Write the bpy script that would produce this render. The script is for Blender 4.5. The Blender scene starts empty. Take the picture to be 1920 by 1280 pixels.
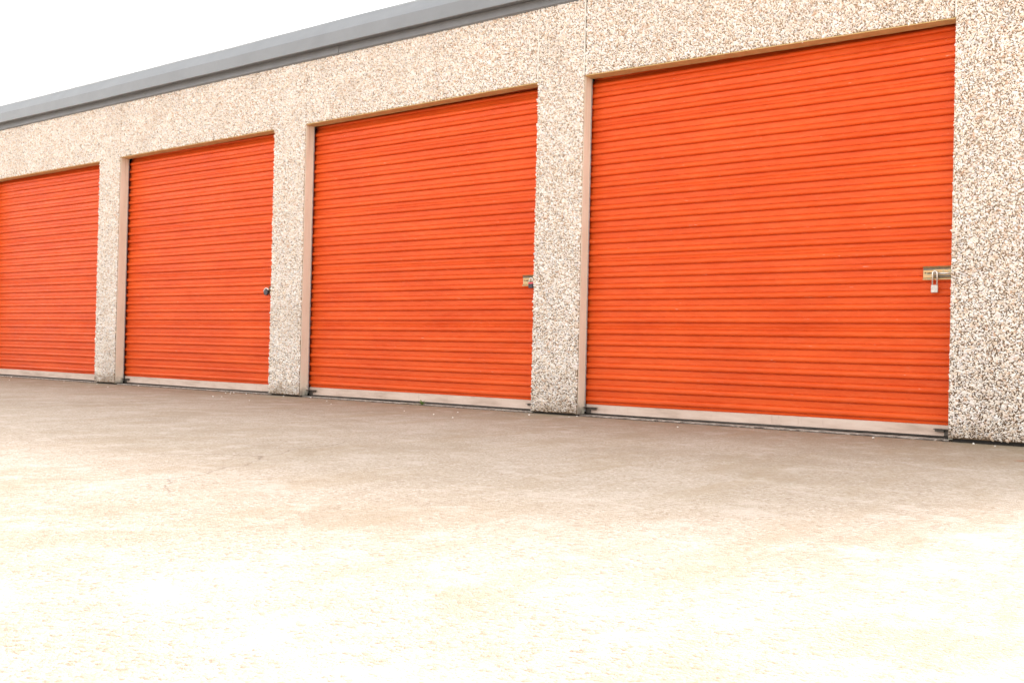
import bpy, math, random
import numpy as np
from mathutils import Vector, Matrix
random.seed(7); rng = np.random.default_rng(11)
scn = bpy.context.scene; col = scn.collection
PI = math.pi

# ------------------------------------------------------------ materials
def new_mat(name):
    m = bpy.data.materials.new(name); m.use_nodes = True
    nt = m.node_tree; b = nt.nodes['Principled BSDF']
    return m, nt, b
def N(nt, t, **kw):
    n = nt.nodes.new(t)
    for k, v in kw.items():
        if k in n.inputs: n.inputs[k].default_value = v
        else: setattr(n, k, v)
    return n
def L(nt, a, b): nt.links.new(a, b)
def ramp(nt, fac, stops, interp='LINEAR'):
    r = nt.nodes.new('ShaderNodeValToRGB'); r.color_ramp.interpolation = interp
    e = r.color_ramp.elements
    while len(e) < len(stops): e.new(0.5)
    for i, (p, c) in enumerate(stops):
        e[i].position = p; e[i].color = (*c, 1) if len(c) == 3 else c
    if fac is not None: L(nt, fac, r.inputs['Fac'])
    return r
def mix(nt, fac, a, b, mode='MIX'):
    m = nt.nodes.new('ShaderNodeMix'); m.data_type = 'RGBA'; m.blend_type = mode
    for s, v in ((m.inputs[0], fac), (m.inputs[6], a), (m.inputs[7], b)):
        if hasattr(v, 'is_linked') or hasattr(v, 'links'): L(nt, v, s)
        elif isinstance(v, tuple): s.default_value = (*v, 1)
        else: s.default_value = v
    return m.outputs[2]
def noise(nt, vec, scale, detail=4, rough=.55):
    n = N(nt, 'ShaderNodeTexNoise', Scale=scale, Detail=detail, Roughness=rough)
    L(nt, vec, n.inputs['Vector']); return n.outputs['Fac']
def pos(nt): return nt.nodes.new('ShaderNodeNewGeometry').outputs['Position']
def scaled(nt, v, s, rot=(0, 0, 0)):
    m = nt.nodes.new('ShaderNodeMapping'); m.inputs['Scale'].default_value = s; m.inputs['Rotation'].default_value = rot
    L(nt, v, m.inputs['Vector']); return m.outputs['Vector']
def math_(nt, op, a, b=None, clamp=False):
    m = nt.nodes.new('ShaderNodeMath'); m.operation = op; m.use_clamp = clamp
    for i, v in enumerate((a, b)):
        if v is None: continue
        if hasattr(v, 'links'): L(nt, v, m.inputs[i])
        else: m.inputs[i].default_value = v
    return m.outputs[0]
def maprange(nt, v, a, b, c=0., d=1.):
    m = nt.nodes.new('ShaderNodeMapRange'); L(nt, v, m.inputs[0])
    for i, x in enumerate((a, b, c, d)): m.inputs[i + 1].default_value = x
    return m.outputs[0]
def bump(nt, b, h, strength=.3, dist=.002):
    n = N(nt, 'ShaderNodeBump', Strength=strength, Distance=dist); L(nt, h, n.inputs['Height']); L(nt, n.outputs[0], b.inputs['Normal'])

def mat_stone():
    m, nt, b = new_mat('aggregate_stone'); g = nt.nodes.new('ShaderNodeNewGeometry')
    r = ramp(nt, g.outputs['Random Per Island'], [
        (0, (.87, .81, .74)), (.20, (.83, .73, .63)), (.36, (.91, .88, .84)), (.55, (.81, .68, .55)), (.66, (.84, .75, .71)),
        (.78, (.69, .56, .46)), (.86, (.62, .60, .59)), (.91, (.62, .42, .30)), (.945, (.36, .30, .25)), (.96, (.88, .86, .85))], 'CONSTANT')
    c = mix(nt, noise(nt, g.outputs['Position'], 160, 2), r.outputs[0], (.55, .46, .38), 'MIX')
    mm = nt.nodes[-1] if False else None
    n1 = noise(nt, g.outputs['Position'], 160, 3)
    f = maprange(nt, n1, .45, .8, 0, .35)
    c = mix(nt, f, r.outputs[0], (.50, .38, .27))
    # brown splash-up dirt on the lowest stones and patchy grime
    sep = nt.nodes.new('ShaderNodeSeparateXYZ'); L(nt, g.outputs['Position'], sep.inputs[0])
    n2 = noise(nt, g.outputs['Position'], 9, 4)
    h = math_(nt, 'ADD', sep.outputs['Z'], math_(nt, 'MULTIPLY', math_(nt, 'SUBTRACT', n2, .5), .35))
    f2 = maprange(nt, h, .13, -.02, 0, .65)
    c = mix(nt, f2, c, (.24, .15, .08))
    f3 = maprange(nt, noise(nt, g.outputs['Position'], 2.3, 5), .5, .75, 0, .28)
    c = mix(nt, f3, c, (.50, .40, .31))
    L(nt, c, b.inputs['Base Color']); b.inputs['Roughness'].default_value = .6
    b.inputs['Specular IOR Level'].default_value = .35
    return m
def mat_mortar():
    m, nt, b = new_mat('mortar'); p = pos(nt)
    r = ramp(nt, noise(nt, p, 60, 5), [(.25, (.36, .25, .17)), (.6, (.52, .39, .28)), (.8, (.64, .52, .40))])
    sep = nt.nodes.new('ShaderNodeSeparateXYZ'); L(nt, p, sep.inputs[0])
    h = math_(nt, 'ADD', sep.outputs['Z'], math_(nt, 'MULTIPLY', math_(nt, 'SUBTRACT', noise(nt, p, 4, 5), .5), 1.6))
    cc = mix(nt, maprange(nt, h, 1.5, .1, 0, .7), r.outputs[0], (.19, .125, .075))
    L(nt, cc, b.inputs['Base Color']); b.inputs['Roughness'].default_value = .95
    bump(nt, b, noise(nt, p, 250, 3), .6, .003); return m
def mat_jamb(name, base, dark, streak=True):
    m, nt, b = new_mat(name); p = pos(nt)
    n1 = noise(nt, scaled(nt, p, (6, 6, 1.2)), 3, 6, .6)
    r = ramp(nt, n1, [(.3, base), (.75, dark)])
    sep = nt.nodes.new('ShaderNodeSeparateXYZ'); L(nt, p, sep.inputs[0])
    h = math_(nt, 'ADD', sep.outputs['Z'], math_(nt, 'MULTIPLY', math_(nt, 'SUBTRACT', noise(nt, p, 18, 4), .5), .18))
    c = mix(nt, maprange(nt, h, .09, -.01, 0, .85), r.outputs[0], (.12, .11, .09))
    if streak:   # drip stain under the header
        n3 = noise(nt, scaled(nt, p, (40, 40, 1)), 2, 3)
        f = math_(nt, 'MULTIPLY', maprange(nt, n3, .55, .68, 0, .45), maprange(nt, sep.outputs['Z'], 1.9, 2.45, 0, 1))
        c = mix(nt, f, c, (.36, .25, .14))
    spots = maprange(nt, noise(nt, p, 70, 2), .70, .76, 0, .5)
    c = mix(nt, spots, c, (.30, .24, .17))
    L(nt, c, b.inputs['Base Color']); b.inputs['Roughness'].default_value = .85
    bump(nt, b, noise(nt, p, 120, 5), .35, .002); return m
def mat_orange():
    m, nt, b = new_mat('orange_paint'); p = pos(nt)
    oi = nt.nodes.new('ShaderNodeObjectInfo')
    r = ramp(nt, noise(nt, scaled(nt, p, (1.0, 1, 4)), 1.6, 5, .6), [(.3, (.63, .066, .007)), (.7, (.74, .098, .013))])
    # chalky weathering, stretched along the ribs
    ch = maprange(nt, noise(nt, scaled(nt, p, (2.2, 2, 16)), 5, 6, .65), .46, .75, 0, .22)
    c = mix(nt, ch, r.outputs[0], (.84, .22, .085))
    # grime specks
    sp = maprange(nt, noise(nt, p, 95, 2, .5), .72, .77, 0, .45)
    c = mix(nt, sp, c, (.35, .07, .02))
    # sparse scratches and rub marks where the curtain coils against itself
    s1 = maprange(nt, noise(nt, scaled(nt, p, (9, 9, 90)), 1.6, 3, .6), .705, .76, 0, 1)
    c = mix(nt, math_(nt, 'MULTIPLY', s1, .6), c, (.80, .60, .48))
    L(nt, c, b.inputs['Base Color'])
    ro = maprange(nt, noise(nt, scaled(nt, p, (2, 2, 10)), 6, 4), .3, .7, .38, .55); L(nt, ro, b.inputs['Roughness'])
    b.inputs['Specular IOR Level'].default_value = .2
    bump(nt, b, noise(nt, scaled(nt, p, (7, 7, 2)), 3, 3), .25, .004)
    return m
def mat_simple(name, base, rough=.5, metal=0., var=.12, scale=30, bumpd=.0):
    m, nt, b = new_mat(name); p = pos(nt)
    d = tuple(x * (1 - var * 2) for x in base); u = tuple(min(1, x * (1 + var)) for x in base)
    r = ramp(nt, noise(nt, p, scale, 4, .6), [(.3, d), (.7, u)])
    L(nt, r.outputs[0], b.inputs['Base Color']); b.inputs['Roughness'].default_value = rough; b.inputs['Metallic'].default_value = metal
    if bumpd: bump(nt, b, noise(nt, p, scale * 3, 4), .4, bumpd)
    return m
def mat_bar():
    m, nt, b = new_mat('bottom_bar_metal'); p = pos(nt)
    r = ramp(nt, noise(nt, scaled(nt, p, (1, 1, 5)), 4, 5, .6), [(.3, (.46, .34, .27)), (.5, (.60, .46, .38)), (.75, (.68, .55, .47))])
    st = maprange(nt, noise(nt, scaled(nt, p, (14, 14, 3)), 3, 5), .6, .75, 0, .5)
    c = mix(nt, st, r.outputs[0], (.42, .30, .23))
    L(nt, c, b.inputs['Base Color']); b.inputs['Roughness'].default_value = .5; b.inputs['Metallic'].default_value = .15
    return m
def mat_brass():
    m, nt, b = new_mat('zinc_yellow_plating'); p = pos(nt)
    r = ramp(nt, noise(nt, scaled(nt, p, (20, 20, 30)), 3, 4, .6), [(.3, (.44, .25, .10)), (.5, (.50, .32, .16)), (.65, (.30, .31, .20)), (.8, (.42, .28, .22))])
    L(nt, r.outputs[0], b.inputs['Base Color']); b.inputs['Roughness'].default_value = .38; b.inputs['Metallic'].default_value = .55
    return m
def mat_ground():
    m, nt, b = new_mat('worn_concrete'); p = pos(nt)
    big = noise(nt, scaled(nt, p, (1, 1.2, 1), (0, 0, .5)), .9, 6, .62)
    r = ramp(nt, big, [(.28, (.36, .29, .22)), (.5, (.48, .405, .33)), (.72, (.62, .55, .475))])
    med = maprange(nt, noise(nt, p, 7, 6, .65), .35, .7, 0, 1)
    c = mix(nt, math_(nt, 'MULTIPLY', med, .35), r.outputs[0], (.38, .305, .22))
    # fine sand and aggregate grain
    v = nt.nodes.new('ShaderNodeTexVoronoi'); v.inputs['Scale'].default_value = 120; L(nt, p, v.inputs['Vector'])
    sep = nt.nodes.new('ShaderNodeSeparateColor'); L(nt, v.outputs['Color'], sep.inputs[0])
    gr = ramp(nt, sep.outputs[0], [(0, (.22, .15, .09)), (.10, (.44, .365, .29)), (.5, (.54, .465, .39)), (.86, (.62, .56, .49)), (.95, (.80, .76, .70))], 'CONSTANT')
    c = mix(nt, .5, c, gr.outputs[0])
    fine = maprange(nt, noise(nt, p, 420, 3, .7), .3, .7, 0, 1)
    c = mix(nt, math_(nt, 'MULTIPLY', fine, .42), c, (.30, .235, .18))
    # pale scuffs
    sc = maprange(nt, noise(nt, scaled(nt, p, (10, 42, 1), (0, 0, .35)), 1.2, 5, .7), .58, .75, 0, .6)
    c = mix(nt, sc, c, (.66, .57, .47))
    # damp dirt collected along the foot of the wall (at most half a metre out) and darker patches
    s = nt.nodes.new('ShaderNodeSeparateXYZ'); L(nt, p, s.inputs[0])
    dn = math_(nt, 'ADD', s.outputs['Y'], math_(nt, 'MULTIPLY', math_(nt, 'SUBTRACT', noise(nt, p, 2.2, 6, .65), .5), 1.6))
    c = mix(nt, maprange(nt, dn, -1.5, .15, 0, .65), c, (.25, .185, .105))
    blot = maprange(nt, noise(nt, scaled(nt, p, (1, .8, 1)), 1.7, 6, .6), .52, .66, 0, .45)
    c = mix(nt, blot, c, (.33, .26, .18))
    # long wash streaks running away from the doors, and broad patchy wear
    stk = maprange(nt, noise(nt, scaled(nt, p, (2.6, .55, 1), (0, 0, -.45)), 1.5, 6, .68), .48, .68, 0, .58)
    c = mix(nt, stk, c, (.36, .275, .18))
    pat = maprange(nt, noise(nt, p, 4.5, 7, .72), .52, .66, 0, .38)
    c = mix(nt, pat, c, (.64, .58, .53))
    # hairline cracks
    vc = nt.nodes.new('ShaderNodeTexVoronoi'); vc.feature = 'DISTANCE_TO_EDGE'; vc.inputs['Scale'].default_value = .42
    wob = nt.nodes.new('ShaderNodeTexNoise'); wob.inputs['Scale'].default_value = 3; wob.inputs['Detail'].default_value = 6; L(nt, p, wob.inputs['Vector'])
    va = nt.nodes.new('ShaderNodeVectorMath'); va.operation = 'MULTIPLY_ADD'; L(nt, wob.outputs['Color'], va.inputs[0]); va.inputs[1].default_value = (.35, .35, 0); L(nt, p, va.inputs[2])
    L(nt, va.outputs[0], vc.inputs['Vector'])
    brk = maprange(nt, noise(nt, p, .8, 2), .52, .6, 0, .5)
    ck = math_(nt, 'MULTIPLY', maprange(nt, vc.outputs['Distance'], .0025, .0008, 0, 1), brk)
    c = mix(nt, ck, c, (.16, .11, .08))
    # small rust mark
    vd = nt.nodes.new('ShaderNodeVectorMath'); vd.operation = 'DISTANCE'; L(nt, p, vd.inputs[0]); vd.inputs[1].default_value = (-.835, -.86, 0)
    rd = math_(nt, 'ADD', vd.outputs['Value'], math_(nt, 'MULTIPLY', math_(nt, 'SUBTRACT', noise(nt, p, 30, 4), .5), .06))
    c = mix(nt, maprange(nt, rd, .05, .02, 0, .6), c, (.35, .12, .06))
    L(nt, c, b.inputs['Base Color']); b.inputs['Roughness'].default_value = .9; b.inputs['Specular IOR Level'].default_value = .25
    hh = math_(nt, 'ADD', math_(nt, 'MULTIPLY', v.outputs['Distance'], -.6), noise(nt, p, 260, 4, .7))
    bump(nt, b, hh, .9, .0045)
    return m

STONE = mat_stone(); MORTAR = mat_mortar(); ORANGE = mat_orange(); GROUND = mat_ground()
JAMB = mat_jamb('beige_paint', (.80, .77, .64), (.70, .65, .51)); SOFFIT = mat_jamb('brown_soffit', (.60, .44, .20), (.44, .29, .11), False)
SEALANT = mat_simple('grey_sealant', (.74, .70, .63), .8); BAR = mat_bar(); BRASS = mat_brass()
RUBBER = mat_simple('black_rubber', (.075, .06, .05), .8); DARK = mat_simple('dark_void', (.03, .025, .022), .9)
GALV = mat_simple('galvanised_steel', (.50, .50, .52), .42, .6); STEEL = mat_simple('dull_bracket_steel', (.125, .105, .09), .5, .5, .2)
FASCIA = mat_simple('grey_fascia_paint', (.20, .21, .225), .42, 0, .05, 3); FASCIA2 = mat_simple('grey_flashing_paint', (.175, .18, .19), .5, 0, .06, 5)
ALU = mat_simple('brushed_lock_metal', (.50, .46, .42), .38, .6, .12, 60); CHROME = mat_simple('shackle_chrome', (.74, .70, .66), .25, .7, .03)
BLACKP = mat_simple('black_plastic', (.03, .025, .04), .4); RED = mat_simple('red_plastic', (.75, .06, .09), .4)
SILL = mat_simple('sill_concrete', (.42, .36, .31), .9, 0, .3, 25, .003); ROOF = mat_simple('roof_sheet', (.45, .46, .47), .5, .2)
LEAF = mat_simple('weed_leaf', (.16, .26, .06), .6); STRAW = mat_simple('dry_grass', (.55, .50, .22), .7)
PEB = mat_simple('white_pebble', (.86, .82, .76), .6, 0, .05)

# ------------------------------------------------------------ mesh helpers
class MB:
    def __init__(s): s.v = []; s.f = []; s.mi = []
    def add(s, vs, fs, mi=0):
        o = len(s.v); s.v += [tuple(v) for v in vs]; s.f += [tuple(i + o for i in f) for f in fs]; s.mi += [mi] * len(fs)
    def box(s, x0, x1, y0, y1, z0, z1, mi=0):
        s.hexa([(x0, y0, z0), (x1, y0, z0), (x1, y1, z0), (x0, y1, z0), (x0, y0, z1), (x1, y0, z1), (x1, y1, z1), (x0, y1, z1)], mi)
    def hexa(s, vs, mi=0):
        s.add(vs, [(0, 3, 2, 1), (4, 5, 6, 7), (0, 1, 5, 4), (1, 2, 6, 5), (2, 3, 7, 6), (3, 0, 4, 7)], mi)
    def extrude_x(s, prof, x0, x1, n=1, mi=0, closed=True, jit=None):
        xs = np.linspace(x0, x1, n + 1); k = len(prof); vs = []
        for i, x in enumerate(xs):
            for (y, z) in prof:
                if jit: dy, dz = jit(x, y, z)
                else: dy = dz = 0
                vs.append((x, y + dy, z + dz))
        fs = []
        m = k if closed else k - 1
        for i in range(n):
            for j in range(m):
                a = i * k + j; b_ = i * k + (j + 1) % k
                fs.append((a, b_, b_ + k, a + k))
        if closed: fs += [tuple(range(k))[::-1], tuple(n * k + j for j in range(k))]
        s.add(vs, fs, mi)
    def tube(s, pts, r, seg=8, mi=0):
        pts = [Vector(p) for p in pts]; vs = []; fs = []
        for i, p in enumerate(pts):
            d = (pts[min(i + 1, len(pts) - 1)] - pts[max(i - 1, 0)]).normalized()
            a = d.orthogonal().normalized() if i == 0 else (a - d * a.dot(d)).normalized()
            b_ = d.cross(a)
            for k in range(seg):
                t = 2 * PI * k / seg; vs.append(p + (a * math.cos(t) + b_ * math.sin(t)) * r)
        for i in range(len(pts) - 1):
            for k in range(seg):
                a0 = i * seg + k; a1 = i * seg + (k + 1) % seg; fs.append((a0, a1, a1 + seg, a0 + seg))
        fs += [tuple(range(seg))[::-1], tuple((len(pts) - 1) * seg + k for k in range(seg))]
        s.add(vs, fs, mi)
    def build(s, name, mats, parent=None, bevel=0, smooth=False):
        me = bpy.data.meshes.new(name); me.from_pydata(s.v, [], s.f)
        mats = mats if isinstance(mats, (list, tuple)) else [mats]
        for m in mats: me.materials.append(m)
        me.polygons.foreach_set('material_index', s.mi)
        if smooth: me.polygons.foreach_set('use_smooth', [True] * len(s.f))
        me.update(); o = bpy.data.objects.new(name, me); col.objects.link(o)
        if parent: o.parent = parent; o.matrix_parent_inverse = Matrix.Translation(-world_loc(parent))
        if bevel:
            md = o.modifiers.new('bevel', 'BEVEL'); md.width = bevel; md.segments = 2; md.limit_method = 'ANGLE'
        return o
def world_loc(o):
    v = Vector(o.location)
    if o.parent: v = Vector((0, 0, 0)) if False else world_loc_full(o)
    return v
def world_loc_full(o):
    m = Matrix.Translation(o.location)
    p = o
    while p.parent:
        m = Matrix.Translation(p.parent.location) @ p.matrix_parent_inverse @ m if False else p.matrix_parent_inverse @ m
        p = p.parent; m = Matrix.Translation(p.location) @ m
    return m.to_translation()
def tag(o, label=None, cat=None, group=None, kind=None):
    for k, v in (('label', label), ('category', cat), ('group', group), ('kind', kind)):
        if v: o[k] = v
    return o
def empty(name, loc):
    e = bpy.data.objects.new(name, None); e.location = loc; e.empty_display_size = .1; col.objects.link(e); return e

# ------------------------------------------------------------ measured facade
# openings in the facade plane y=0: (x left, x right, z top-left, z top-right)
OPEN = [(-12.64, -10.15, 2.405, 2.418), (-9.762, -7.263, 2.425, 2.443), (-6.843, -4.294, 2.442, 2.461), (-3.885, -1.365, 2.454, 2.422)]
XL, XR = -15.2, .7
WALLTOP = 3.05; DEP = .10; YC = .135
def wtop(x): return 3.02

# one stone = 11 vertices, 15 faces; thousands are laid with numpy
def stones(regions, spacing, y0):
    """regions: list of (x0,x1,ztop(x),zbot(x)); returns vertex and triangle arrays"""
    V = []; 
    for (x0, x1, zb, zt) in regions:
        nz = int((max(zt(x0), zt(x1)) - min(zb(x0), zb(x1))) / (spacing * .866)) + 2
        zmin = min(zb(x0), zb(x1))
        nx = int((x1 - x0) / spacing) + 2
        gx, gz = np.meshgrid(np.arange(nx), np.arange(nz))
        X = x0 + (gx + .5 * (gz % 2)) * spacing + rng.normal(0, spacing * .24, gx.shape)
        Z = zmin + gz * spacing * .866 + rng.normal(0, spacing * .24, gx.shape)
        X = X.ravel(); Z = Z.ravel()
        t = (X - x0) / (x1 - x0)
        lo = zb(x0) * (1 - t) + zb(x1) * t; hi = zt(x0) * (1 - t) + zt(x1) * t
        k = (X > x0 + .0035) & (X < x1 - .0035) & (Z > lo + .006) & (Z < hi - .004)
        V.append(np.stack([X[k], Z[k]], 1))
    P = np.concatenate(V); n = len(P)
    ang = rng.uniform(0, PI, n); s = rng.lognormal(0, .28, n)
    a = .0066 * s * rng.uniform(.85, 1.5, n); b = .0056 * s * rng.uniform(.65, 1.05, n); h = rng.uniform(.002, .0095, n) * np.clip(s, .7, 1.2)
    tpl = []
    for k in range(5): tpl.append((1, k, 0))
    for k in range(5): tpl.append((.72, k + .5, .72))
    tpl.append((0, 0, 1))
    vv = np.zeros((n, 11, 3))
    tx = rng.normal(0, .28, n); tz = rng.normal(0, .28, n)
    for j, (r, k, hh) in enumerate(tpl):
        th = k * 2 * PI / 5 + rng.normal(0, .16, n)
        rr = r * rng.uniform(.82, 1.15, n)
        u = a * rr * np.cos(th); w = b * rr * np.sin(th)
        if r == 0: u = rng.normal(0, .25, n) * a; w = rng.normal(0, .25, n) * b
        dx = u * np.cos(ang) - w * np.sin(ang); dz = u * np.sin(ang) + w * np.cos(ang)
        out = h * (hh * rng.uniform(.8, 1.15, n) if hh else 0) - (.002 if hh == 0 else 0)
        if hh: out = out + dx * tx + dz * tz
        vv[:, j, 0] = P[:, 0] + dx; vv[:, j, 1] = y0 - out; vv[:, j, 2] = P[:, 1] + dz
    tri = []
    for k in range(5):
        k2 = (k + 1) % 5
        tri += [(k, k2, 5 + k), (k2, 5 + k2, 5 + k), (5 + k, 5 + k2, 10)]
    tri = np.array(tri)
    T = (np.arange(n)[:, None, None] * 11 + tri[None]).reshape(-1, 3)
    return vv.reshape(-1, 3), T
def stone_panel(name, parent, mb, regions, spacing, y0=0.):
    """mb holds the mortar body; stones are bedded in its face, all in ONE mesh"""
    SV, ST = stones(regions, spacing, y0)
    bv = np.array(mb.v); nb = len(bv)
    loops = [np.array([i for f in mb.f for i in f]), (ST + nb).ravel()]
    sizes = np.concatenate([np.array([len(f) for f in mb.f]), np.full(len(ST), 3)])
    starts = np.concatenate([[0], np.cumsum(sizes)[:-1]])
    allv = np.concatenate([bv, SV]); li = np.concatenate(loops)
    me = bpy.data.meshes.new(name)
    me.vertices.add(len(allv)); me.vertices.foreach_set('co', allv.astype(np.float32).ravel())
    me.loops.add(len(li)); me.loops.foreach_set('vertex_index', li.astype(np.int32))
    me.polygons.add(len(sizes)); me.polygons.foreach_set('loop_start', starts.astype(np.int32))
    me.polygons.foreach_set('loop_total', sizes.astype(np.int32))
    me.materials.append(MORTAR); me.materials.append(STONE)
    me.polygons.foreach_set('material_index', np.concatenate([np.zeros(len(mb.f)), np.ones(len(ST))]).astype(np.int32))
    me.update(calc_edges=True); me.validate()
    o = bpy.data.objects.new(name, me); col.objects.link(o); o.parent = parent
    o.matrix_parent_inverse = Matrix.Translation(-Vector(parent.location)); return o

# ------------------------------------------------------------ the ground
g = MB()
xs = [-300, -60, -20, 6, 40, 300]; ys = [-300, -60, -12, 60, 300]
for i in range(5):
    for j in range(4):
        g.add([(xs[i], ys[j], -.012), (xs[i + 1], ys[j], -.012), (xs[i + 1], ys[j + 1], -.012), (xs[i], ys[j + 1], -.012)], [(0, 1, 2, 3)])
gr = g.build('ground', GROUND); gr['kind'] = 'structure'

# ------------------------------------------------------------ the building
bld = empty('storage_building', (-6, 0, 0))
tag(bld, 'low self storage building of pebble faced concrete with a row of orange roll up doors', 'building')
SP = .0104
def const(v): return lambda x: v
edges = [XL] + [v for o in OPEN for v in o[:2]] + [XR]
# full height panels: left end, three pillars plus one, right end
solid = [(edges[i], edges[i + 1]) for i in range(0, len(edges), 2)]
for i, (a, b) in enumerate(solid):
    mb = MB(); bot = .004 if i < len(solid) - 1 else .010
    x0 = a + .002 if i else a; x1 = b - .002 if i < len(solid) - 1 else b
    mb.box(a, b, .004, DEP - .004 if i else .2, bot, WALLTOP)
    nm = 'pillar' if 0 < i < len(solid) - 1 else 'wall'
    va = max(a, -13.3)
    o = stone_panel(nm, bld, mb, [(va - .001, b + .001, const(bot), const(WALLTOP - .01))], SP if a > -8 else SP * 1.05, 0.)
    if nm == 'pillar' : pass
    if i == len(solid) - 1: o['label'] = 'wide pebble faced wall panel at the right end of the row'
# lintel panels over the doors (set back 3 mm from the pillars)
for i, (x0, x1, za, zb) in enumerate(OPEN):
    mb = MB(); e0 = .006 if x0 > -4.5 else 0
    mb.hexa([(x0, .007, za), (x1, .007, zb), (x1, DEP - .01, zb), (x0, DEP - .01, za), (x0, .007, WALLTOP), (x1, .007, WALLTOP), (x1, DEP - .01, WALLTOP), (x0, DEP - .01, WALLTOP)])
    stone_panel('lintel', bld, mb, [(x0 + e0, x1 - e0, (lambda a, b, xa: (lambda x: a if abs(x - xa) < 1e-6 else b))(za, zb, x0 + e0), const(WALLTOP - .01))], SP if x0 > -8 else SP * 1.05, .003)
    # vertical sealant joints each side of the lintel
    for xj, z0 in ((x0, za), (x1, zb)):
        if xj < -4.4: continue
        j = MB(); j.box(xj - .0045, xj + .0045, -.007, .003, z0 + .004, WALLTOP - .02)
        j.build('sealant_joint', SEALANT, bld)
    # jambs: smooth beige returns, a pale steel edge at the back
    for side, xj, zt in ((1, x0, za), (-1, x1, zb)):
        j = MB(); xa, xb = (xj - .03, xj) if side > 0 else (xj, xj + .03)
        # beige face in front of the mortar body: 2.5 mm proud
        e = .0025 * side
        xa, xb = (xj - .02, xj + e) if side > 0 else (xj + e, xj + .02)
        j.box(xa, xb, .0065, DEP, .0, zt - .0005)
        j.build('jamb', JAMB, bld, bevel=.003)
        k = MB(); k.box(*((xj - .02, xj + e + .004) if side > 0 else (xj + e - .004, xj + .02)), DEP + .0005, DEP + .006, .02, zt - .003)
        k.build('edge_strip', GALV, bld)
    # soffit with a slightly ragged rear edge
    sb = MB(); n = 120; xs_ = np.linspace(x0 + .003, x1 - .003, n + 1); vs = []; fs = []
    rag = np.cumsum(rng.normal(0, .0016, n + 1)); rag -= np.linspace(0, rag[-1], n + 1); rag = np.clip(rag, -.008, .008)
    for q, x in enumerate(xs_):
        t = (x - x0) / (x1 - x0); z = za * (1 - t) + zb * t
        vs += [(x, .001, z - .0035), (x, DEP + rag[q], z - .0035), (x, DEP + rag[q], z + .03), (x, .001, z + .002)]
    for q in range(n):
        a = q * 4
        for c in range(4): fs.append((a + c, a + (c + 1) % 4, a + 4 + (c + 1) % 4, a + 4 + c))
    fs += [(3, 2, 1, 0), (n * 4, n * 4 + 1, n * 4 + 2, n * 4 + 3)]
    sb.add(vs, fs); sb.build('soffit', SOFFIT, bld)
    # sill: broken concrete lip under the door
    s = MB(); nn = 90
    rg = rng.normal(0, .004, nn + 1) + .05
    s.extrude_x([(.034, -.02), (.034, -.003), (.40, -.003), (.40, -.02)], x0 + .003, x1 - .003, nn, jit=lambda x, y, z: ((rng.normal(0, .005), rng.normal(0, .0008)) if y < .1 else (0, 0)))
    s.build('door_sill', SILL, bld)
    s = MB(); s.extrude_x([(.020, -.02), (.020, -.009), (.045, -.009), (.045, -.02)], x0, x1, 110, jit=lambda x, y, z: (rng.normal(0, .009) if y < .03 else 0, 0))
    s.build('floor_joint', RUBBER, bld)

# body of the building behind the facade (dark inside), roof, eaves
b = MB()
b.box(XL, XR, 7.8, 8.0, 0, 3.0); b.box(XL, XL + .15, .2, 7.8, 0, 3.0); b.box(XR - .15, XR, .2, 7.8, 0, 3.0)
b.build('rear_wall', MORTAR, bld)
b = MB(); b.box(XL + .15, XR - .15, .60, .64, -.01, 3.0)
for a in edges[1:-1]: b.box(a - .01, a + .01, .22, .6, -.01, 3.0) if False else None
b.build('inner_partition', DARK, bld)
for i, (a, c) in enumerate(solid):
    b = MB(); b.box(a + (.05 if i else .16), c - (.05 if i < len(solid) - 1 else .16), .205, .58, .0, 3.0)
    b.build('inner_pillar', DARK, bld)
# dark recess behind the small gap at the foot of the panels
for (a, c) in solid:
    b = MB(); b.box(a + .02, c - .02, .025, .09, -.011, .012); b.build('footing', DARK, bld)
r = MB(); r.extrude_x([(.03, 3.28), (.03, 3.325), (8.2, 3.10), (8.2, 3.05)], XL - .1, XR + .1)
r.build('roof', ROOF, bld)
# flashing strip against the wall top and the folded metal eaves trim
f = MB()
fx = [XL - .05, -12.15, -9.30, -6.42, -3.5, -.62, XR + .05]
for q in range(6):
    f = MB()
    f.extrude_x([(-.022, 3.020), (-.020, 3.078), (.2, 3.078), (.2, 3.010), (-.010, 3.012), (-.014, 3.016)], fx[q] + .002, fx[q + 1] - .002, 12, jit=lambda x, y, z: (rng.normal(0, .0009) if y < 0 else 0, .008 * math.sin((x + 12.4) * PI / 17) - .012 if z < 3.05 and y < .1 else 0))
    f.build('flashing', FASCIA2, bld)
f = MB()
def fj(x, y, z): return (.0016 * math.sin(x * 2.1) + .001 * math.sin(x * 5.3 + y * 9), .003 * math.sin(x * .9) + (-.008 if x < -9 else 0) * (1 if x < -10 else (-9 - x)))
f.extrude_x([(-.092, 3.070), (-.094, 3.074), (-.092, 3.180), (.045, 3.338), (.06, 3.335), (.06, 3.30), (-.03, 3.2), (-.03, 3.0795), (.02, 3.0795), (.02, 3.0785), (-.08, 3.0785), (-.086, 3.074)][:6] + [(.06, 3.0795), (-.088, 3.0795), (-.088, 3.070)], XL - .08, XR + .08, 70, jit=fj)
f.build('eaves_trim', FASCIA, bld)
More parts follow.
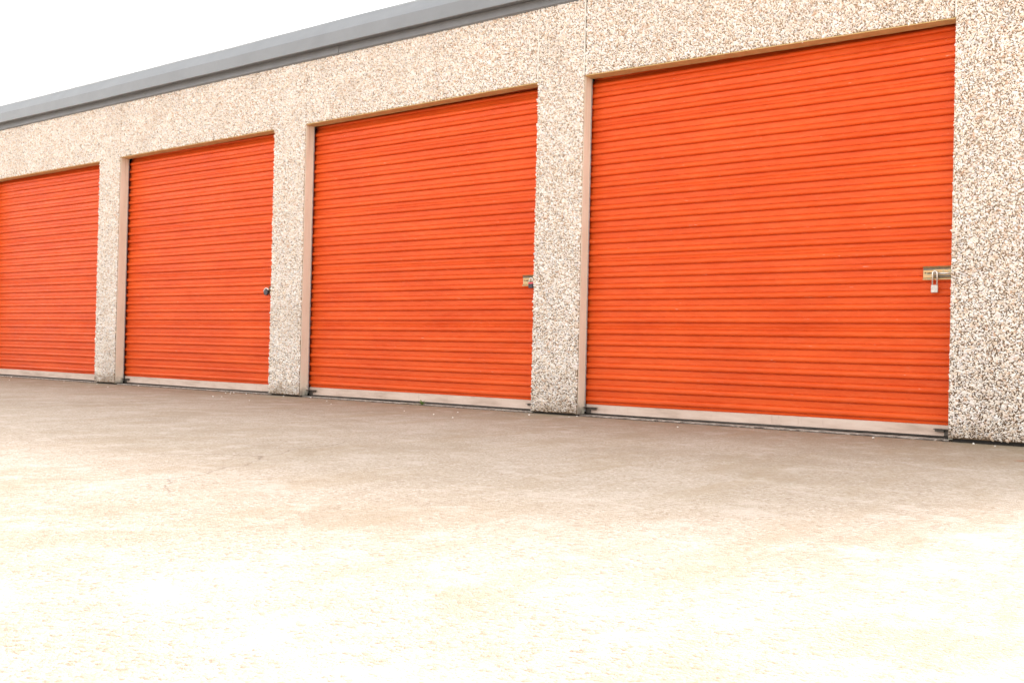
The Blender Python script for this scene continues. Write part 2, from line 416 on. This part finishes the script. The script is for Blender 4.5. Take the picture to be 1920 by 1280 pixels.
# ------------------------------------------------------------ roll up doors
def smoothstep(t): t = min(1, max(0, t)); return t * t * (3 - 2 * t)
def curtain_profile(zb, pitch):
    """list of (out, z): ribs rise out of the sheet; every sixth one has a seam line over it"""
    pts = [(0, zb - .024), (0, zb - .0072)]
    z = zb
    for k in range(30):
        P = pitch + (.0042 if k % 6 == 0 and k else 0)
        P0 = pitch
        pts += [(-.0050, z - .0055), (-.0052, z - .0008), (.0060, z - .0006), (.0105, z + .0008), (.0138, z + .0038), (.0158, z + .0080), (.0168, z + .0130), (.0166, z + .0185), (.0150, z + .0245), (.0120, z + .0295),
                (.0078, z + .0335), (.0030, z + .0358), (-.0018, z + .0366), (-.0040, z + .0378), (-.0040, z + .0396), (0, z + .0408)]
        if k % 6 == 0 and k:   # seam line: in the flat below the next rib
            zz = z + P * .63
            pts += [(0.0002, zz - .010), (.0016, zz - .0012), (-.0016, zz + .0002), (-.0016, zz + .0018), (0, zz + .003)]
        pts += [(.0006, z + P * .75), (0.0008, z + P - .0072)]
        z += P
    return pts
def make_door(idx):
    x0, x1, za, zt = OPEN[idx]
    zb, pitch = ((.099, .0827), (.099, .0829), (.100, .0828), (.0955, .0815))[idx]
    prof = curtain_profile(zb, pitch)
    xa, xb = x0 - .028, x1 + .028; n = 70
    ph = random.uniform(0, 9); xs_ = np.linspace(xa, xb, n + 1)
    z0 = 2.345; vs = []; R = .16
    wob = np.cumsum(rng.normal(0, 1, (n + 1)))
    dents = [(random.uniform(x0, x1), random.uniform(.3, 2.2), random.uniform(.02, .06), random.uniform(.002, .005)) for _ in range(9)]
    for x in xs_:
        for (o, z) in prof:
            yb = YC; dz = 0; out = o
            w = .0018 * math.sin(x * 3.1 + ph + z * 2.3) + .0012 * math.sin(x * 7.7 + z * 5.1 + ph) + .0012 * math.sin(z * 9 + ph)
            rib_sag = .0010 * math.sin(x * 1.9 + z * 4 + ph)
            for (dx, dzc, rr, am) in dents:
                q = ((x - dx) / (rr * 1.6)) ** 2 + ((z - dzc) / rr) ** 2
                if q < 6: w -= am * math.exp(-q)
            if z > z0:   # sheet leans back towards the drum
                a = (z - z0) / R; a = min(a, 1.4)
                zz = z0 + R * math.sin(a); yb = YC + R * (1 - math.cos(a))
                vs.append((x, yb - (out + w) * math.cos(a), zz + (out) * math.sin(a) + rib_sag))
            else: vs.append((x, yb - out - w, z + rib_sag))
    k = len(prof); fs = []
    for i in range(n):
        for j in range(k - 1):
            a = i * k + j; fs.append((a, a + k, a + k + 1, a + 1))
    mb = MB(); mb.add(vs, fs)
    d = mb.build('roll_up_door', ORANGE, bld, smooth=False)
    sol = d.modifiers.new('thickness', 'SOLIDIFY'); sol.thickness = .0012; sol.offset = -1
    me = d.data
    me.polygons.foreach_set('use_smooth', [True] * len(me.polygons))
    me.set_sharp_from_angle(angle=math.radians(55))
    zbar = zb - .022
    # bottom bar: pressed angle with an upper lip
    q = MB(); q.extrude_x([(YC - .016, .0115), (YC - .016, zbar - .002), (YC - .013, zbar), (YC + .004, zbar + .001), (YC + .004, zbar - .006), (YC - .008, zbar - .008), (YC - .008, .0115)],
                          x0 + .004, x1 - .004, 50, jit=lambda x, y, z: (.0012 * math.sin(x * 4.3 + ph), .0012 * math.sin(x * 2.2 + ph)))
    q.build('bottom_bar', BAR, d)
    q = MB(); q.extrude_x([(YC - .0185, .005), (YC - .0185, .008), (YC - .015, .011), (YC + .006, .011), (YC + .004, .001), (YC - .008, .0005), (YC - .016, .0015)], x0 + .003, x1 - .003, 60, jit=lambda x, y, z: (0, .0015 * math.sin(x * 3 + ph) if z < .009 else 0))
    q.build('weather_seal', RUBBER, d)
    # stop brackets
    for side, xj in ((1, x0 + .0035), (-1, x1 - .0035)):
        q = MB(); L_ = .098
        X = lambda u: xj + side * u
        lo = lambda u, w: (min(X(u), X(w)), max(X(u), X(w)))
        a_, b_ = lo(0, L_); q.box(a_, b_, YC - .062, YC - .0165, .050, .0535)        # flange
        a_, b_ = lo(.0, .045); q.box(a_, b_, YC - .022, YC - .0168, .012, .0495)       # leg
        a_, b_ = lo(.042, .092); q.box(a_, b_, YC - .045, YC - .0168, .036, .0495)     # lower fold
        q.build('stop_bracket', STEEL, d, bevel=.0012)
    return d
doors = [make_door(i) for i in range(4)]
for d, lb in zip(doors, ('orange roll up door at the far left, cut by the picture edge', 'orange roll up door with a small dark round padlock', 'orange roll up door with a dark padlock half behind the pillar', 'orange roll up door with the pale long shackle padlock, nearest of the row')):
    d['label'] = lb

# latches (parts of their doors)
def latch(door, x0, x1, zc, h=.080, bolt=True):
    y = YC - .014; L0 = MB()
    # plate with bent lips top and bottom, a slot and a rivet hole
    L0.box(x0, x1, y - .006, y - .003, zc - h / 2 + .004, zc + h / 2 - .012)
    L0.extrude_x([(y - .004, zc + h / 2 - .014), (y - .018, zc + h / 2 - .002), (y - .019, zc + h / 2), (y - .003, zc + h / 2 - .003)], x0, x1)
    L0.extrude_x([(y - .0055, zc - h / 2 + .014), (y - .017, zc - h / 2 + .006), (y - .017, zc - h / 2), (y - .003, zc - h / 2 + .004)], x0, x1)
    lt = L0.build('latch', BRASS, door, bevel=.0008)
    q = MB(); q.box(x0 + .001, x1, y - .0085, y - .0062, zc + h / 2 - .021, zc + h / 2 - .0115); q.build('lip_shade_strip', STEEL, lt)  # dark strip painted in as the shade below the plate's top lip
    q = MB(); q.box(x0 + .022, x1 - .02, y - .0066, y - .0058, zc - .0035, zc + .0028)
    q.tube([(x0 + .012, y - .0058, zc + .002), (x0 + .012, y - .0068, zc + .002)], .0042, 12)
    q.build('slot', DARK, lt)
    q = MB(); q.box(x0 + .058, x1, y - .0100, y - .0063, zc + .002, zc + .022)
    q.build('slide_plate', BRASS, lt, bevel=.001)
    if bolt:
        q = MB(); q.tube([(x0 + .060, y - .013, zc - .003), (x1 - .014, y - .013, zc - .003)], .0052, 10)
        q.build('slide_bolt', CHROME, lt, smooth=True)
        q = MB(); q.box(x1 - .022, x1 - .012, y - .018, y - .0103, zc - .012, zc + .010); q.box(x0 + .062, x1, y - .0115, y - .0062, zc - .024, zc - .0135)
        q.build('bolt_keeper', STEEL, lt, bevel=.001)
    return lt
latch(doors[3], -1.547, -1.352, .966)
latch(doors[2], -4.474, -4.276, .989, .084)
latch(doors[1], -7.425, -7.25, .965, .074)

def arc_pts(cx, y, cz, r, a0, a1, n=10): return [(cx + r * math.cos(a0 + (a1 - a0) * i / n), y, cz + r * math.sin(a0 + (a1 - a0) * i / n)) for i in range(n + 1)]
# long-shackle padlock on the nearest door
def padlock(name, x, y, ztop, w, body_h, gap, body_m, sh_m, label, tilt=.0, cover=None):
    e = empty(name, (x, y, ztop)); tag(e, label, 'padlock')
    r = w * .33; zb = ztop - gap
    s = MB(); s.tube([(x - r, y, zb - .006)] + arc_pts(x, y, ztop - r, r, PI, 0) + [(x + r, y, zb - .006)], .0046, 10)
    s.build('shackle', sh_m, e, smooth=True)
    q = MB(); q.box(x - w / 2, x + w / 2, y - .009, y + .009, zb - body_h, zb)
    bo = q.build('lock_body', body_m, e, bevel=.003)
    if cover:
        q = MB(); q.box(x - w / 2 - .0015, x + w / 2 + .0015, y - .0105, y + .0105, zb - .010, zb + .0015); q.build('bumper', cover, e, bevel=.002)
    return e
padlock('padlock', -1.4765, YC - .040, .9755, .0385, .046, .081, ALU, CHROME, 'pale metal padlock with a long shackle hanging from the latch of the nearest orange door')
padlock('padlock', -4.383, YC - .040, 1.005, .040, .042, .034, BLACKP, CHROME, 'small dark padlock with a red cover beside the middle pebble pillar', cover=RED)
# round padlock
e = empty('padlock', (-7.435, YC - .04, .99)); tag(e, 'small black round padlock with pale shackle on the second door from the left', 'padlock')
q = MB(); q.tube([(-7.437, YC - .052, .945), (-7.437, YC - .030, .945)], .029, 18); q.build('lock_body', BLACKP, e, bevel=.003)
q = MB(); q.tube(arc_pts(-7.437, YC - .041, .950, .033, PI * 1.02, PI * .15, 12), .0065, 10); q.build('shackle', CHROME, e, smooth=True)

# ------------------------------------------------------------ fallen pebbles on the ground
CAM = Vector((0, -6.08604, .45618)); R_ = Vector((0.805, 0.593, 0.023)); U_ = Vector((-.014, -.02, 1.)); F_ = None
spots = [(-9.83,-.16),(-10.57,-.11),(-11.9,-.02),(-12.2,.03),(-12.1,.04),(-12.33,.02),(-11.1,-.45),(-9.2,-.42),(-9.35,.02),(-7.78,-.02),(-7.72,-.03),(-7.70,-.14),(-7.58,-.18),(-7.45,-.10),
         (-7.25,-.62),(-7.18,-.58),(-6.98,-.06),(-6.70,.01),(-6.6,-.75),(-4.98,-.64),(-4.65,-.42),(-4.15,-.22),(-4.6,-.75),(-3.86,-.14),(-3.87,-.02),(-4.3,-.9),(-1.75,-.12),(-1.22,-.05),(-1.10,-.10),(-2.9,-.35),(-6.25,-.22),(-5.9,-.5)]
protos = []
for k in range(3):
    me_v = []; ph = (1 + 5 ** .5) / 2
    ico = [(-1, ph, 0), (1, ph, 0), (-1, -ph, 0), (1, -ph, 0), (0, -1, ph), (0, 1, ph), (0, -1, -ph), (0, 1, -ph), (ph, 0, -1), (ph, 0, 1), (-ph, 0, -1), (-ph, 0, 1)]
    fc = [(0,11,5),(0,5,1),(0,1,7),(0,7,10),(0,10,11),(1,5,9),(5,11,4),(11,10,2),(10,7,6),(7,1,8),(3,9,4),(3,4,2),(3,2,6),(3,6,8),(3,8,9),(4,9,5),(2,4,11),(6,2,10),(8,6,7),(9,8,1)]
    me = bpy.data.meshes.new('fallen_pebble'); me.from_pydata([(a * .0062 * random.uniform(.8, 1.1), b_ * .0045 * random.uniform(.8, 1.1), c * .0032) for a, b_, c in ico], [], fc)
    me.materials.append(PEB); protos.append(me)
for i, (x, y) in enumerate(spots):
    o = bpy.data.objects.new('fallen_pebble', protos[i % 3]); s = random.uniform(.5, .95)
    o.scale = (s, s, s); o.location = (x, y, -.012 + .0045 * s); o.rotation_euler = (random.uniform(-.2, .2), random.uniform(-.2, .2), random.uniform(0, 6)); col.objects.link(o)
    tag(o, 'tiny white pebble fallen from the wall, lying loose on the brown concrete', 'pebble', 'loose white pebbles on the concrete along the doors')

# ------------------------------------------------------------ weed at the foot of the third door
w = MB(); cx, cy, cz = -5.40, .03, -.008
def blade(mb, p, d, ln, wd, up, mi=0):
    d = Vector(d).normalized(); side = Vector((-d.y, d.x, 0)); n = 5; vs = []; fs = []
    for i in range(n + 1):
        t = i / n; c = Vector(p) + d * ln * t + Vector((0, 0, up * math.sin(t * PI * .6)))
        wv = wd * math.sin(PI * min(1, .15 + t * .85)); vs += [c - side * wv, c + side * wv + Vector((0, 0, wv * .3))]
    for i in range(n): fs.append((2 * i, 2 * i + 1, 2 * i + 3, 2 * i + 2))
    mb.add(vs, fs, mi)
for k in range(16):
    a = random.uniform(0, 2 * PI); blade(w, (cx + random.uniform(-.01, .01), cy, cz), (math.cos(a), math.sin(a) * .6 - .2, 0), random.uniform(.02, .045), random.uniform(.004, .007), random.uniform(.015, .045))
wd = w.build('weed', LEAF); tag(wd, 'tiny green weed growing from the joint under the third orange door', 'weed')
w = MB()
for k in range(26):
    x = random.uniform(-5.62, -5.40); blade(w, (x, .015 + random.uniform(-.01, .012), -.010), (random.choice((-1, 1)), random.uniform(-.25, .15), 0), random.uniform(.03, .06), .0018, random.uniform(.003, .010))
st = w.build('dry_grass', STRAW); tag(st, 'strip of yellowed grass in the floor joint left of the weed', 'grass', kind='stuff')

# ------------------------------------------------------------ light
SUN_EL = math.radians(34); SUN_ROT = math.radians(22)
world = bpy.data.worlds.new('World'); scn.world = world; world.use_nodes = True
nt = world.node_tree; bg = nt.nodes['Background']
sky = nt.nodes.new('ShaderNodeTexSky'); sky.sky_type = 'NISHITA'; sky.sun_disc = False
sky.sun_elevation = SUN_EL; sky.sun_rotation = SUN_ROT; sky.air_density = 1.0; sky.dust_density = 3.0; sky.ozone_density = 1.0
hs = nt.nodes.new('ShaderNodeHueSaturation'); hs.inputs['Saturation'].default_value = .10
nt.links.new(sky.outputs[0], hs.inputs['Color']); wm = nt.nodes.new('ShaderNodeMix'); wm.data_type = 'RGBA'; wm.blend_type = 'MULTIPLY'; wm.inputs[0].default_value = 1; wm.inputs[7].default_value = (1, .98, .945, 1)
nt.links.new(hs.outputs[0], wm.inputs[6]); nt.links.new(wm.outputs[2], bg.inputs['Color'])
bg.inputs['Strength'].default_value = .15
sl = bpy.data.lights.new('sun', 'SUN'); sl.energy = 1.85; sl.angle = math.radians(18); sl.color = (.99, .955, 1)
so = bpy.data.objects.new('sun', sl); col.objects.link(so)
d = Vector((math.sin(SUN_ROT) * math.cos(SUN_EL), math.cos(SUN_ROT) * math.cos(SUN_EL), math.sin(SUN_EL)))
so.rotation_euler = (-d).to_track_quat('-Z', 'Y').to_euler(); so.location = (0, 10, 10)

# ------------------------------------------------------------ camera
f, yaw, pitch, roll = 1868.35, -0.6346790, 0.0084639, 0.0230427
fwd = Vector((math.sin(yaw) * math.cos(pitch), math.cos(yaw) * math.cos(pitch), math.sin(pitch)))
right = Vector((math.cos(yaw), -math.sin(yaw), 0)); up = right.cross(fwd)
R = right * math.cos(roll) + up * math.sin(roll); U = -right * math.sin(roll) + up * math.cos(roll)
cam = bpy.data.cameras.new('camera'); cam.sensor_width = 36; cam.lens = f / 1920 * 36; cam.clip_end = 2000; cam.clip_start = .05
co = bpy.data.objects.new('camera', cam); col.objects.link(co)
M = Matrix((R, U, -fwd)).transposed().to_4x4(); M.translation = CAM; co.matrix_world = M
scn.camera = co
vs_ = scn.view_settings; vs_.view_transform = 'Standard'; vs_.look = 'None'; vs_.gamma = 1; vs_.exposure = 2.14; vs_.use_curve_mapping = False
